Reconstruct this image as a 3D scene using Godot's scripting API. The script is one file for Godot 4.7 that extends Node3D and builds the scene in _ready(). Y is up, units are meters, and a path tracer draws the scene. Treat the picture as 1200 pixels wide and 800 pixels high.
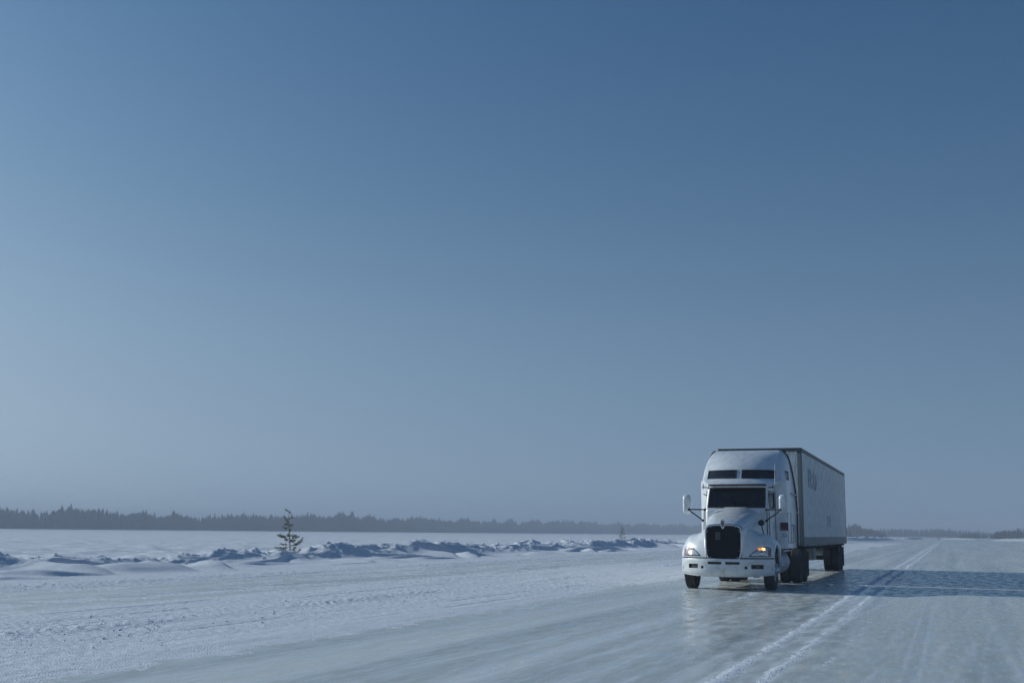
extends Node3D

# ---------------------------------------------------------------- constants
const TX := -5.473            # lateral place of the truck on the road (x across, -z along the road)
const TZ := -31.568           # front axle of the tractor
const TRZ := -37.03           # front wall of the trailer
const SUN_DIR := Vector3(-0.915, 0.37, -0.165)   # from the scene towards the sun
var M := {}
var rng := RandomNumberGenerator.new()
var taken := {}

# ---------------------------------------------------------------- helpers
func lin(r: float, g: float, b: float) -> Color:
	return Color(r, g, b).linear_to_srgb()

func mat(c: Color, rough: float, metal := 0.0) -> StandardMaterial3D:
	var m := StandardMaterial3D.new()
	m.albedo_color = c
	m.roughness = rough
	m.metallic = metal
	m.cull_mode = BaseMaterial3D.CULL_DISABLED
	return m

func noise(sd: int, freq: float, oct := 3, type := FastNoiseLite.TYPE_SIMPLEX_SMOOTH) -> FastNoiseLite:
	var n := FastNoiseLite.new()
	n.seed = sd
	n.frequency = freq
	n.noise_type = type
	n.fractal_octaves = oct
	if oct <= 1:
		n.fractal_type = FastNoiseLite.FRACTAL_NONE
	return n

func noise_tex(n: FastNoiseLite, w: int, h: int, stops := [], cols := []) -> NoiseTexture2D:
	var t := NoiseTexture2D.new()
	t.width = w
	t.height = h
	t.seamless = true
	t.noise = n
	if stops.size():
		var g := Gradient.new()
		g.offsets = PackedFloat32Array(stops)
		g.colors = PackedColorArray(cols)
		t.color_ramp = g
	return t

func numbered(called: String) -> String:
	if not taken.has(called):
		taken[called] = 0
		return called
	taken[called] += 1
	return "%s_%03d" % [called, taken[called]]

func tag(o: Node, label := "", category := "", group := "", kind := "") -> void:
	if label: o.set_meta("label", label)
	if category: o.set_meta("category", category)
	if group: o.set_meta("group", group)
	if kind: o.set_meta("kind", kind)

func thing(called: String, at: Vector3, label: String, category: String, group := "") -> Node3D:
	var o := Node3D.new()
	o.name = numbered(called)
	add_child(o)
	o.position = at
	tag(o, label, category, group)
	return o

func st_new() -> SurfaceTool:
	var st := SurfaceTool.new()
	st.begin(Mesh.PRIMITIVE_TRIANGLES)
	return st

func put(st: SurfaceTool, called: String, m: Material, parent: Node = null) -> MeshInstance3D:
	st.generate_normals()
	return put_mesh(st.commit(), called, m, parent)

func put_mesh(mesh: Mesh, called: String, m: Material, parent: Node = null) -> MeshInstance3D:
	var o := MeshInstance3D.new()
	o.mesh = mesh
	o.material_override = m
	if parent == null:
		o.name = numbered(called)
		add_child(o)
	else:
		o.name = called
		parent.add_child(o, true)
	return o

func tri(st: SurfaceTool, a: Vector3, b: Vector3, c: Vector3) -> void:
	st.add_vertex(a); st.add_vertex(b); st.add_vertex(c)

func quad(st: SurfaceTool, a: Vector3, b: Vector3, c: Vector3, d: Vector3) -> void:
	tri(st, a, b, c)
	tri(st, a, c, d)

# chamfered box
func add_box(st: SurfaceTool, c: Vector3, s: Vector3, bev := 0.01) -> void:
	st.set_smooth_group(-1)
	var h := s * 0.5
	bev = min(bev, min(h.x, min(h.y, h.z)) * 0.9)
	var k := h - Vector3.ONE * bev
	var P := func(sx: float, sy: float, sz: float, ax: int) -> Vector3:
		var v := Vector3(sx * k.x, sy * k.y, sz * k.z)
		v[ax] = [sx * h.x, sy * h.y, sz * h.z][ax]
		return c + v
	for ax in 3:
		var b := (ax + 1) % 3
		var d := (ax + 2) % 3
		for sg: float in [-1.0, 1.0]:
			var q := []
			for e in [[-1.0, -1.0], [1.0, -1.0], [1.0, 1.0], [-1.0, 1.0]]:
				var sv := [0.0, 0.0, 0.0]
				sv[ax] = sg; sv[b] = e[0]; sv[d] = e[1]
				q.append(P.call(sv[0], sv[1], sv[2], ax))
			if sg > 0: quad(st, q[3], q[2], q[1], q[0])
			else: quad(st, q[0], q[1], q[2], q[3])
	if bev <= 0.0: return
	for ax in 3:            # edges along ax
		var b := (ax + 1) % 3
		var d := (ax + 2) % 3
		for sb: float in [-1.0, 1.0]:
			for sd: float in [-1.0, 1.0]:
				var v := []
				for e in [[-1.0, b], [1.0, b], [1.0, d], [-1.0, d]]:
					var sv := [0.0, 0.0, 0.0]
					sv[ax] = e[0]; sv[b] = sb; sv[d] = sd
					v.append(P.call(sv[0], sv[1], sv[2], e[1]))
				if sb * sd > 0: quad(st, v[0], v[1], v[2], v[3])
				else: quad(st, v[3], v[2], v[1], v[0])
	for sx: float in [-1.0, 1.0]:
		for sy: float in [-1.0, 1.0]:
			for sz: float in [-1.0, 1.0]:
				var a: Vector3 = P.call(sx, sy, sz, 0)
				var b2: Vector3 = P.call(sx, sy, sz, 1)
				var c2: Vector3 = P.call(sx, sy, sz, 2)
				if sx * sy * sz > 0: tri(st, a, c2, b2)
				else: tri(st, a, b2, c2)

func loft(st: SurfaceTool, rows: Array, closed := false, skip := {}, smooth := true) -> void:
	st.set_smooth_group(0 if smooth else -1)
	for j in rows.size() - 1:
		var a: PackedVector3Array = rows[j]
		var b: PackedVector3Array = rows[j + 1]
		var n := a.size()
		for i in (n if closed else n - 1):
			if skip.has(Vector2i(i, j)): continue
			var k := (i + 1) % n
			quad(st, a[i], b[i], b[k], a[k])

func fan(st: SurfaceTool, ring: PackedVector3Array, flip := false) -> void:
	st.set_smooth_group(-1)
	var c := Vector3.ZERO
	for v in ring: c += v
	c /= ring.size()
	for i in ring.size():
		var k := (i + 1) % ring.size()
		if flip: tri(st, c, ring[k], ring[i])
		else: tri(st, c, ring[i], ring[k])

func add_tube(st: SurfaceTool, pts: Array, r0: float, r1 := -1.0, seg := 8) -> void:
	if r1 < 0: r1 = r0
	var rows := []
	var up := Vector3.UP
	for i in pts.size():
		var d: Vector3 = (pts[min(i + 1, pts.size() - 1)] - pts[max(i - 1, 0)]).normalized()
		var s := d.cross(up)
		if s.length() < 0.05: s = d.cross(Vector3.RIGHT)
		s = s.normalized()
		var t := s.cross(d).normalized()
		var r := lerpf(r0, r1, float(i) / max(1, pts.size() - 1))
		var ring := PackedVector3Array()
		for k in seg:
			var a := TAU * k / seg
			ring.append(pts[i] + (s * cos(a) + t * sin(a)) * r)
		rows.append(ring)
	loft(st, rows, true)
	fan(st, rows[0], true)
	fan(st, rows[-1])

# lathe about the x axis; profile: Vector2(radius, x)
func add_lathe(st: SurfaceTool, prof: Array, at: Vector3, seg := 40, smooth := true, axis := 0) -> void:
	var rows := []
	for q in prof:
		var ring := PackedVector3Array()
		for k in seg:
			var a := TAU * k / seg
			var v := Vector3(q.y, cos(a) * q.x, sin(a) * q.x)
			if axis == 2: v = Vector3(v.y, v.z, v.x)
			if axis == 1: v = Vector3(v.z, v.x, v.y)
			ring.append(at + v)
		rows.append(ring)
	loft(st, rows, true, {}, smooth)

func add_prism(st: SurfaceTool, poly: Array, to: Transform3D, depth: float) -> void:
	st.set_smooth_group(-1)
	var f := PackedVector3Array()
	var b := PackedVector3Array()
	for q in poly:
		f.append(to * Vector3(q.x, q.y, depth))
		b.append(to * Vector3(q.x, q.y, 0))
	fan(st, f, true)
	fan(st, b)
	loft(st, [b, f], true, {}, false)

# a height field over given x and z lines, normals from neighbours
func height_mesh(xs: PackedFloat32Array, zs: PackedFloat32Array, fn: Callable, colfn = null) -> ArrayMesh:
	var nx := xs.size()
	var nz := zs.size()
	var v := PackedVector3Array(); v.resize(nx * nz)
	var nn := PackedVector3Array(); nn.resize(nx * nz)
	var uv := PackedVector2Array(); uv.resize(nx * nz)
	var uv2 := PackedVector2Array(); uv2.resize(nx * nz)
	var cc := PackedColorArray()
	var colored: bool = colfn != null
	if colored: cc.resize(nx * nz)
	for j in nz:
		var z := zs[j]
		for i in nx:
			var x := xs[i]
			var at := j * nx + i
			v[at] = Vector3(x, fn.call(x, z), z)
			uv[at] = Vector2(x / 7.0, z / 26.0)
			uv2[at] = Vector2(x / 19.0, z / 130.0)
			if colored: cc[at] = colfn.call(x, z)
	for j in nz:
		var j0 := maxi(j - 1, 0)
		var j1 := mini(j + 1, nz - 1)
		for i in nx:
			var i0 := maxi(i - 1, 0)
			var i1 := mini(i + 1, nx - 1)
			var dx := (v[j * nx + i1].y - v[j * nx + i0].y) / (xs[i1] - xs[i0])
			var dz := (v[j1 * nx + i].y - v[j0 * nx + i].y) / (zs[j1] - zs[j0])
			nn[j * nx + i] = Vector3(-dx, 1, -dz).normalized()
	var idx := PackedInt32Array(); idx.resize((nx - 1) * (nz - 1) * 6)
	var w := 0
	for j in nz - 1:
		for i in nx - 1:
			var a := j * nx + i
			var b := a + nx
			idx[w] = a; idx[w + 1] = a + 1; idx[w + 2] = b
			idx[w + 3] = b; idx[w + 4] = a + 1; idx[w + 5] = b + 1
			w += 6
	# zs run away from the viewer, so that order faces down: turn it
	for k in range(0, idx.size(), 3):
		var q := idx[k]; idx[k] = idx[k + 1]; idx[k + 1] = q
	var arr := []
	arr.resize(Mesh.ARRAY_MAX)
	arr[Mesh.ARRAY_VERTEX] = v
	arr[Mesh.ARRAY_NORMAL] = nn
	arr[Mesh.ARRAY_TEX_UV] = uv
	arr[Mesh.ARRAY_TEX_UV2] = uv2
	if colored: arr[Mesh.ARRAY_COLOR] = cc
	arr[Mesh.ARRAY_INDEX] = idx
	var am := ArrayMesh.new()
	am.add_surface_from_arrays(Mesh.PRIMITIVE_TRIANGLES, arr)
	return am

func lines(a: float, b: float, step: float) -> PackedFloat32Array:
	var o := PackedFloat32Array()
	var n := int(ceil(absf(b - a) / step))
	for i in n + 1: o.append(lerpf(a, b, float(i) / n))
	return o

func geo_lines(a: float, b: float, ratio: float) -> PackedFloat32Array:   # growing steps, from a to b (both negative)
	var o := PackedFloat32Array()
	var z := a
	while z > b:
		o.append(z)
		z *= 1.0 + ratio
	o.append(b)
	return o

func sstep(a: float, b: float, x: float) -> float:
	return smoothstep(a, b, x)

# ---------------------------------------------------------------- scene
func _ready() -> void:
	rng.seed = 7
	sky_and_camera()
	materials()
	ground()
	snow_banks()
	forests()
	marker_trees()
	tractor()
	trailer()

func sky_and_camera() -> void:
	var cam := Camera3D.new()
	cam.name = "camera"
	cam.position = Vector3(0, 1.446, 0)
	cam.rotation = Vector3(0.162334, 0.357238, 0.0098564)
	cam.fov = 32.785
	cam.near = 0.1
	cam.far = 12000
	add_child(cam)
	cam.current = true
	var sun := DirectionalLight3D.new()
	sun.name = "sun"
	sun.light_energy = 0.92
	sun.light_angular_distance = 0.5
	sun.light_color = Color(0.975, 1.0, 1.0)
	sun.shadow_enabled = true
	add_child(sun)
	sun.look_at_from_position(Vector3.ZERO, -SUN_DIR, Vector3.UP)
	# clear winter sky: pale haze low down, deep blue above, a wide glow round the sun
	var w := 512
	var h := 256
	var im := Image.create(w, h, false, Image.FORMAT_RGBF)
	var sd := SUN_DIR.normalized()
	for j in h:
		var el := PI * (0.5 - (j + 0.5) / h)
		var e := maxf(el, 0.0)
		var low := exp(-pow(e / 0.4, 1.6))
		var damp := 1.0 - 0.16 * exp(-e / 0.15)
		for i in w:
			var az := TAU * (i + 0.5) / w
			var d := Vector3(sin(az) * cos(el), sin(el), -cos(az) * cos(el))
			var g := acos(clampf(d.dot(sd), -1, 1))
			var glow := exp(-g / 0.65) * damp
			var r := exp(-4.44 + 2.33 * low + 3.45 * glow)
			var gg := exp(-3.165 + 1.555 * low + 2.65 * glow)
			var b := exp(-2.15 + 0.935 * low + 2.03 * glow)
			im.set_pixel(i, j, Color(r, gg, b))
	var pano := PanoramaSkyMaterial.new()
	pano.panorama = ImageTexture.create_from_image(im)
	var sky := Sky.new()
	sky.sky_material = pano
	var env := Environment.new()
	env.background_mode = Environment.BG_SKY
	env.sky = sky
	env.tonemap_mode = Environment.TONE_MAPPER_LINEAR
	env.tonemap_exposure = 1.08
	env.sdfgi_enabled = true
	env.ssao_enabled = true
	env.ssil_enabled = true
	env.fog_enabled = true
	env.fog_density = 0.0012
	env.fog_light_color = Color(0.86, 0.92, 1.0)
	var we := WorldEnvironment.new()
	we.name = "environment"
	we.environment = env
	add_child(we)

func materials() -> void:
	# snow: bright, matt, fine grain relief
	var s := mat(lin(0.82, 0.845, 0.865), 0.85)
	s.metallic_specular = 0.2
	s.uv1_triplanar = true
	s.uv1_world_triplanar = true
	s.uv1_scale = Vector3.ONE * 0.5
	s.albedo_texture = noise_tex(noise(3, 0.02, 5), 512, 512, [0.0, 0.5, 1.0], [Color(0.90, 0.91, 0.92), Color(0.97, 0.97, 0.975), Color(1, 1, 1)])
	s.heightmap_enabled = true
	s.heightmap_texture = noise_tex(noise(4, 0.13, 4), 512, 512)
	s.heightmap_scale = 1.0
	M.snow = s
	# ice: teal grey, polished, scuffed by frost
	var ice := mat(Color.WHITE, 1.0)
	ice.vertex_color_use_as_albedo = true
	ice.albedo_texture = noise_tex(noise(11, 0.035, 5), 1024, 1024, [0.0, 0.45, 0.65, 1.0], [Color(0.93, 0.935, 0.94), Color(0.96, 0.965, 0.965), Color(0.98, 0.98, 0.98), Color(1, 1, 1)])
	ice.roughness_texture = noise_tex(noise(12, 0.02, 5), 1024, 1024, [0.0, 0.45, 0.65, 1.0], [Color(0.16, 0.16, 0.16), Color(0.21, 0.21, 0.21), Color(0.34, 0.34, 0.34), Color(0.52, 0.52, 0.52)])
	ice.metallic_specular = 0.31
	# scrapes of frost, drawn out along the road
	ice.detail_enabled = true
	ice.detail_uv_layer = BaseMaterial3D.DETAIL_UV_2
	ice.uv2_scale = Vector3(3, 3, 3)
	ice.detail_albedo = noise_tex(noise(14, 0.055, 6), 1024, 1024, [0.0, 0.50, 0.66, 0.8, 1.0], [Color(0.84, 0.86, 0.87, 0.0), Color(0.86, 0.88, 0.89, 0.04), Color(0.87, 0.89, 0.9, 0.18), Color(0.88, 0.9, 0.91, 0.5), Color(0.9, 0.91, 0.92, 0.6)])
	ice.heightmap_enabled = true
	ice.heightmap_texture = noise_tex(noise(13, 0.03, 4), 1024, 1024)
	ice.heightmap_scale = 0.04
	M.ice = ice
	# truck
	var dirt := noise_tex(noise(21, 0.012, 6), 512, 512, [0.0, 0.28, 0.42, 0.58, 1.0], [Color(0.84, 0.835, 0.81), Color(0.92, 0.915, 0.90), Color(0.965, 0.965, 0.96), Color(0.985, 0.985, 0.985), Color(1, 1, 1)])   # salt and road film in specks and smears
	var white := mat(lin(0.82, 0.84, 0.84), 0.32)
	white.albedo_texture = dirt
	white.uv1_triplanar = true
	white.uv1_scale = Vector3.ONE * 0.6
	white.clearcoat_enabled = true
	white.clearcoat = 0.5
	white.clearcoat_roughness = 0.22
	M.white = white
	var tw := mat(lin(0.82, 0.84, 0.84), 0.45)
	tw.albedo_texture = noise_tex(noise(22, 0.02, 6), 512, 512, [0.0, 0.36, 0.46, 0.6, 1.0], [Color(0.76, 0.76, 0.71), Color(0.87, 0.87, 0.84), Color(0.94, 0.94, 0.925), Color(0.97, 0.97, 0.97), Color(1, 1, 1)])      # road grime in streaks
	tw.uv1_triplanar = true
	tw.uv1_world_triplanar = true
	tw.uv1_scale = Vector3(1.0, 0.22, 0.35)
	M.trailer = tw
	M.trailer_grey = mat(lin(0.20, 0.22, 0.21), 0.55)
	M.rail = mat(lin(0.06, 0.07, 0.075), 0.5)
	M.black = mat(lin(0.012, 0.013, 0.014), 0.55)
	M.cover = mat(lin(0.009, 0.0095, 0.011), 0.8)
	M.cover.metallic_specular = 0.25
	M.seal = mat(lin(0.02, 0.021, 0.023), 0.7)
	var chrome := mat(lin(0.62, 0.63, 0.64), 0.16, 1.0)
	M.chrome = chrome
	M.alu = mat(lin(0.55, 0.56, 0.57), 0.35, 0.8)
	M.tank = mat(lin(0.42, 0.45, 0.47), 0.45)
	M.chassis = mat(lin(0.035, 0.035, 0.037), 0.7)
	var rub := mat(lin(0.055, 0.055, 0.056), 0.85)
	rub.albedo_texture = noise_tex(noise(23, 0.03, 4), 256, 256, [0.0, 0.55, 0.8, 1.0], [Color(0.75, 0.75, 0.75), Color(0.9, 0.9, 0.9), Color(1, 1, 1), Color(1, 1, 1)])
	rub.uv1_triplanar = true
	rub.uv1_scale = Vector3.ONE * 2.0
	M.rubber = rub
	var glass := mat(Color(0.02, 0.025, 0.03, 0.55), 0.04)
	glass.transparency = BaseMaterial3D.TRANSPARENCY_ALPHA
	M.glass = glass
	M.tint = mat(lin(0.012, 0.015, 0.019), 0.06)
	var lens := mat(Color(0.9, 0.92, 0.95, 0.12), 0.03)
	lens.transparency = BaseMaterial3D.TRANSPARENCY_ALPHA
	M.lens = lens
	M.inside = mat(lin(0.03, 0.03, 0.032), 0.85)
	M.red = mat(lin(0.12, 0.018, 0.03), 0.5)
	M.lamp_red = mat(lin(0.13, 0.02, 0.02), 0.35)
	M.badge = mat(lin(0.22, 0.10, 0.11), 0.35)
	M.orange = mat(lin(0.55, 0.10, 0.03), 0.6)
	M.blue = mat(lin(0.16, 0.22, 0.34), 0.5)
	var amber := mat(lin(0.9, 0.30, 0.03), 0.3)
	amber.emission_enabled = true
	amber.emission = Color(1.0, 0.56, 0.18)
	amber.emission_energy_multiplier = 1.1
	M.amber = amber
	var sig := mat(lin(0.9, 0.6, 0.2), 0.3)
	sig.emission_enabled = true
	sig.emission = Color(1.0, 0.80, 0.45)
	sig.emission_energy_multiplier = 2.4
	M.signal = sig
	M.amber_off = mat(lin(0.35, 0.09, 0.03), 0.3)
	var bulb := mat(lin(0.8, 0.8, 0.8), 0.2)
	bulb.emission_enabled = true
	bulb.emission = Color(1.0, 0.86, 0.80)
	bulb.emission_energy_multiplier = 1.9
	M.bulb = bulb
	# vegetation
	M.far_needles = mat(lin(0.028, 0.038, 0.030), 0.9)
	M.bark = mat(lin(0.055, 0.045, 0.038), 0.9)
	M.needles = mat(lin(0.15, 0.13, 0.06), 0.8)
	M.needles.backlight_enabled = true
	M.needles.backlight = lin(0.06, 0.07, 0.03)

# ---------------------------------------------------------------- ground
var nA := noise(101, 0.35, 4)
var nB := noise(102, 1.6, 4)
var nC := noise(103, 8.0, 4)
var nD := noise(104, 0.09, 3)
var nE := noise(105, 0.55, 4)

func snow_on_road(x: float, z: float) -> float:
	var along := nA.get_noise_2d(x * 3.4, z * 0.16)        # long streaks down the road
	var patch := nB.get_noise_2d(x * 0.5, z * 0.5)
	var fine := nC.get_noise_2d(x, z * 0.8)
	var big := nD.get_noise_2d(x * 1.5, z * 0.5)
	var gate := nE.get_noise_2d(x * 0.3, z * 0.22)
	var rough := lerpf(0.0115, 0.0065, sstep(-9.5, -7.5, x)) * (1.0 + 1.2 * big)
	var edge := x + big * 0.9
	# how much lies on each lane, from the bank to the wheel tracks
	var b := lerpf(0.030, -0.002, sstep(-21.3, -19.2, edge))
	b = lerpf(b, 0.014, sstep(-15.6, -13.6, edge))
	b = lerpf(b, -0.0165, sstep(-9.4, -6.7, edge))
	b = lerpf(b, -0.0150, sstep(-0.5, 2.0, edge))
	var windrow := exp(-pow((x + 11.5 + big * 0.7) / 0.35, 2)) * clampf(0.35 + 2.6 * gate, 0, 1)
	var windrow2 := exp(-pow((x + 20.9 + big * 0.5) / 0.6, 2))
	b += 0.022 * windrow + 0.015 * windrow2
	rough += 0.018 * windrow + 0.018 * windrow2
	# thin grooves pressed by tyres and the blade
	for q in GROOVES:
		var d: float = x - q.x - big * 0.35
		if absf(d) < 0.16:
			b -= 0.016 * exp(-pow(d / 0.045, 2)) * clampf(nE.get_noise_2d(q.x * 31.0, z * q.y) * 3.5, 0, 1)
	# swept lines of snow beside the wheel tracks
	var wob := 0.10 * big
	var s1 := exp(-pow((x + 4.56 + wob) / 0.17, 2))
	var s2 := exp(-pow((x + 2.24 + wob * 0.5) / 0.15, 2))
	var s3 := exp(-pow((x + 1.80 + wob * 0.5) / 0.11, 2))
	var s4 := exp(-pow((x + 2.62 + wob) / 0.10, 2)) + 0.8 * exp(-pow((x + 1.38 + wob * 1.5) / 0.09, 2)) + 0.7 * exp(-pow((x + 3.5 - wob) / 0.16, 2))
	var s5 := exp(-pow((x - 0.62 + wob) / 0.06, 2)) * clampf(gate * 4.0, 0, 1)
	var s6 := exp(-pow((x + 6.35 + wob) / 0.10, 2))
	var lines_here := s1 * 0.75 + s2 * 1.3 + s3 * 1.35 + s4 * 0.6 + s5 * 0.7 + s6 * 0.4
	b += 0.0165 * lines_here
	rough += 0.010 * minf(lines_here, 1.0)
	return b + along * 0.010 + patch * 0.010 + fine * rough

const GROOVES := [Vector2(-8.9, 0.12), Vector2(-9.7, 0.2), Vector2(-10.35, 0.15), Vector2(-12.4, 0.11), Vector2(-13.1, 0.2), Vector2(-14.2, 0.13), Vector2(-19.9, 0.1), Vector2(-16.4, 0.16)]

# powder swept into soft lines beside the wheel tracks and rubbed on in scuffs
func powder(x: float, z: float) -> float:
	if x < -8.5 or x > 8.0: return 0.0
	var along := nA.get_noise_2d(x * 2.0, z * 0.10)
	var n := nB.get_noise_2d(x * 2.4, z * 0.35)
	var wob := 0.10 * nD.get_noise_2d(x * 1.5, z * 0.5)
	var p := 0.0
	for q in POWDER:
		var d: float = absf(x + q.x + wob * q.w) / q.y
		if d < 2.5: p += exp(-d * d) * q.z
	p *= clampf(0.95 + along * 0.6 + n * 0.7, 0.2, 1.3)
	var scuff := clampf((nB.get_noise_2d(x * 1.5 + 200.0, z * 0.16) - 0.20) * 3.0, 0, 1) * clampf(nD.get_noise_2d(x * 2.0 + 60.0, z * 0.5) * 2.5 + 0.2, 0, 1)
	# scratches left by the blade and by studded tyres
	p += 0.55 * clampf((nA.get_noise_2d(x * 22.0, z * 0.06) - 0.18) * 3.0, 0, 1) * clampf(0.35 + along * 1.6, 0, 1)
	p += 0.40 * clampf((nE.get_noise_2d(x * 9.0 + z * 0.5, z * 0.12) - 0.24) * 3.0, 0, 1)
	return clampf(p + 0.5 * scuff, 0, 0.95)

const POWDER := [Vector4(4.56, 0.22, 0.55, 1.0), Vector4(2.25, 0.13, 1.0, 0.5), Vector4(1.80, 0.10, 1.1, 0.5), Vector4(2.62, 0.10, 0.40, 1.0), Vector4(2.02, 0.06, 0.35, 0.5), Vector4(1.40, 0.10, 0.28, 1.4), Vector4(3.55, 0.22, 0.22, -1.0), Vector4(6.3, 0.20, 0.35, 1.0), Vector4(7.2, 0.3, 0.4, 1.5), Vector4(-0.62, 0.07, 0.30, 1.0), Vector4(0.3, 0.12, 0.16, 1.0), Vector4(-1.3, 0.12, 0.2, 2.0), Vector4(5.4, 0.12, 0.16, 0.6)]

func field_h(x: float, z: float) -> float:
	var e := sstep(-640.0, -560.0, x) * sstep(-760.0, -680.0, z) * sstep(-30.5, -33.0, x)
	var r := nD.get_noise_2d(x * 0.35, z * 0.8) * 0.10 + nE.get_noise_2d(x * 0.25, z * 0.7) * 0.11 + maxf(nB.get_noise_2d(x * 0.18, z * 0.3) - 0.05, 0.0) * 0.34
	return 0.03 * e + (r + 0.05) * e - 0.05 * (1.0 - e)

func ground() -> void:
	# the lake out to the horizon
	var xs := PackedFloat32Array([-5000, -1500, -600, -24, 30, 600, 1500, 5000])
	var zs := PackedFloat32Array([400, 20, -200, -800, -2500, -6000])
	var o := put_mesh(height_mesh(xs, zs, func(_x, _z): return -0.035), "frozen_lake", M.snow)
	tag(o, "", "", "", "structure")
	# wind packed snow beyond the bank
	xs = PackedFloat32Array()
	var q := 30.4
	while q < 640.0:
		xs.append(-q)
		q *= 1.012
	xs.reverse()
	o = put_mesh(height_mesh(xs, geo_lines(-14.0, -760.0, 0.009), field_h), "snow_field", M.snow)
	tag(o, "", "", "", "structure")
	# ploughed ice
	var tone := func(x: float, z: float) -> Color:
		var a := nA.get_noise_2d(x * 1.2, z * 0.05)
		var c := nD.get_noise_2d(x * 2.5, z * 0.3)
		var e := nB.get_noise_2d(x * 0.5, z * 0.03)
		var f := clampf(0.44 + a * 0.6 + c * 0.25 + e * 0.40, 0, 1)
		# wheel paths polished down to clear dark ice
		var worn := exp(-pow((x + 2.75) / 0.22, 2)) + exp(-pow((x + 1.35) / 0.25, 2)) + 0.8 * exp(-pow((x - 0.15) / 0.22, 2)) + 0.5 * exp(-pow((x + 5.5) / 0.9, 2))
		f = clampf(f - 0.55 * worn * clampf(0.6 + c * 1.5, 0, 1), 0, 1)
		var w := powder(x, z)
		return Color(lerpf(lerpf(0.465, 0.81, f), 0.90, w), lerpf(lerpf(0.495, 0.80, f), 0.925, w), lerpf(lerpf(0.46, 0.705, f), 0.93, w))
	var ix := lines(-25, -8.2, 0.2)
	ix.append_array(lines(-8.0, 3.2, 0.045))
	ix.append_array(lines(3.4, 32, 0.3))
	o = put_mesh(height_mesh(ix, geo_lines(-6.0, -900.0, 0.0075), func(_x, _z): return 0.0, tone), "ice_road", M.ice)
	tag(o, "", "", "", "structure")
	# loose snow lying on the ice
	o = put_mesh(height_mesh(lines(-24.0, 6.0, 0.042), geo_lines(-7.4, -230.0, 0.0045), snow_on_road), "road_snow", M.snow)
	tag(o, "", "", "", "structure")

# ---------------------------------------------------------------- banks of ploughed snow
func bank_h(x: float, z: float) -> float:
	var c := -29.2 + 0.9 * nD.get_noise_2d(7.0, z * 0.5)
	var d := x - c
	var hgt := lerpf(0.25, 0.45, sstep(-36.0, -58.0, z)) * (1.0 + 0.7 * nE.get_noise_2d(3.0, z * 0.35) + 0.9 * nD.get_noise_2d(90.0, z * 0.8))
	var lump := nE.get_noise_2d(x * 0.9, z * 0.6) * 0.17 + nB.get_noise_2d(x * 0.6, z * 0.4) * 0.11 + maxf(nB.get_noise_2d(x * 0.8 + 70.0, z * 0.8), 0.0) * 0.14 + nC.get_noise_2d(x * 0.35, z * 0.3) * 0.035
	var side := exp(-pow(absf(d) / (1.35 if d > 0.0 else 2.3), 2.0))
	var y := side * maxf(hgt + lump, 0.04)
	# drifts blown out from the foot of the bank: long backs, sharp lee faces
	var wob := nD.get_noise_2d(x * 0.9 + 40.0, z * 0.9)
	var ph := (x * 0.85 - z * 0.22) / 2.3 + 1.7 * wob
	var f := ph - floorf(ph)
	var saw := sstep(0.0, 0.82, f) if f < 0.82 else 1.0 - sstep(0.82, 1.0, f)
	var mask := sstep(-0.15, 0.30, nD.get_noise_2d(x * 0.8 + 300.0, z * 0.6)) * sstep(-22.8, -25.4, x) * sstep(-33.0, -28.5, x)
	y += saw * 0.30 * mask
	y += 0.03 + nB.get_noise_2d(x * 0.6, z * 0.6) * 0.012
	var e := sstep(-35.5, -33.0, x) * sstep(-21.6, -23.4, x)
	return lerpf(-0.05, y, e)

func chunk_mesh(sd: int) -> ArrayMesh:
	var r := RandomNumberGenerator.new()
	r.seed = sd
	var rows := []
	for j in 5:
		var ring := PackedVector3Array()
		var a := PI * j / 4.0
		for i in 7:
			var b := TAU * i / 7.0
			var k := r.randf_range(0.7, 1.25)
			ring.append(Vector3(cos(b) * sin(a), cos(a) * 0.8, sin(b) * sin(a)) * k)
		rows.append(ring)
	var st := st_new()
	loft(st, rows, true, {}, false)
	st.generate_normals()
	return st.commit()

func scatter(called: String, label: String, category: String, n: int, fn: Callable, sd: int) -> void:
	var mm := MultiMesh.new()
	mm.transform_format = MultiMesh.TRANSFORM_3D
	mm.mesh = chunk_mesh(sd)
	mm.instance_count = n
	for i in n:
		var q: Vector4 = fn.call()
		var b := Basis.from_euler(Vector3(rng.randf() * TAU, rng.randf() * TAU, rng.randf() * TAU)).scaled(Vector3(q.w, q.w * rng.randf_range(0.6, 1.0), q.w * rng.randf_range(0.8, 1.5)))
		mm.set_instance_transform(i, Transform3D(b, Vector3(q.x, q.y, q.z)))
	var o := MultiMeshInstance3D.new()
	o.multimesh = mm
	o.material_override = M.snow
	o.name = numbered(called)
	add_child(o)
	tag(o, label, category, "", "stuff")

func far_bank(called: String, ax: float, az: float, bx: float, bz: float, hgt: float, wid: float) -> void:
	var st := st_new()
	var rows := []
	var n := 48
	var dirv := Vector3(bx - ax, 0, bz - az)
	var side := dirv.normalized().cross(Vector3.UP)
	for i in n + 1:
		var t := float(i) / n
		var c := Vector3(ax, 0, az) + dirv * t
		var k := pow(sin(PI * clampf(t, 0.001, 0.999)), 0.35) * (0.75 + 0.5 * nE.get_noise_2d(c.x * 2.0 + 9, c.z * 2.0))
		var ring := PackedVector3Array()
		for j in 9:
			var u := (j / 8.0 - 0.5) * 2.0
			ring.append(c + side * u * wid + Vector3.UP * (-0.04 + hgt * k * exp(-u * u * 4.0) * (1.0 + 0.35 * nB.get_noise_2d(c.x + u * 2.0, c.z))))
		rows.append(ring)
	loft(st, rows)
	var o := put(st, called, M.snow)
	tag(o, "", "", "", "structure")

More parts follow.
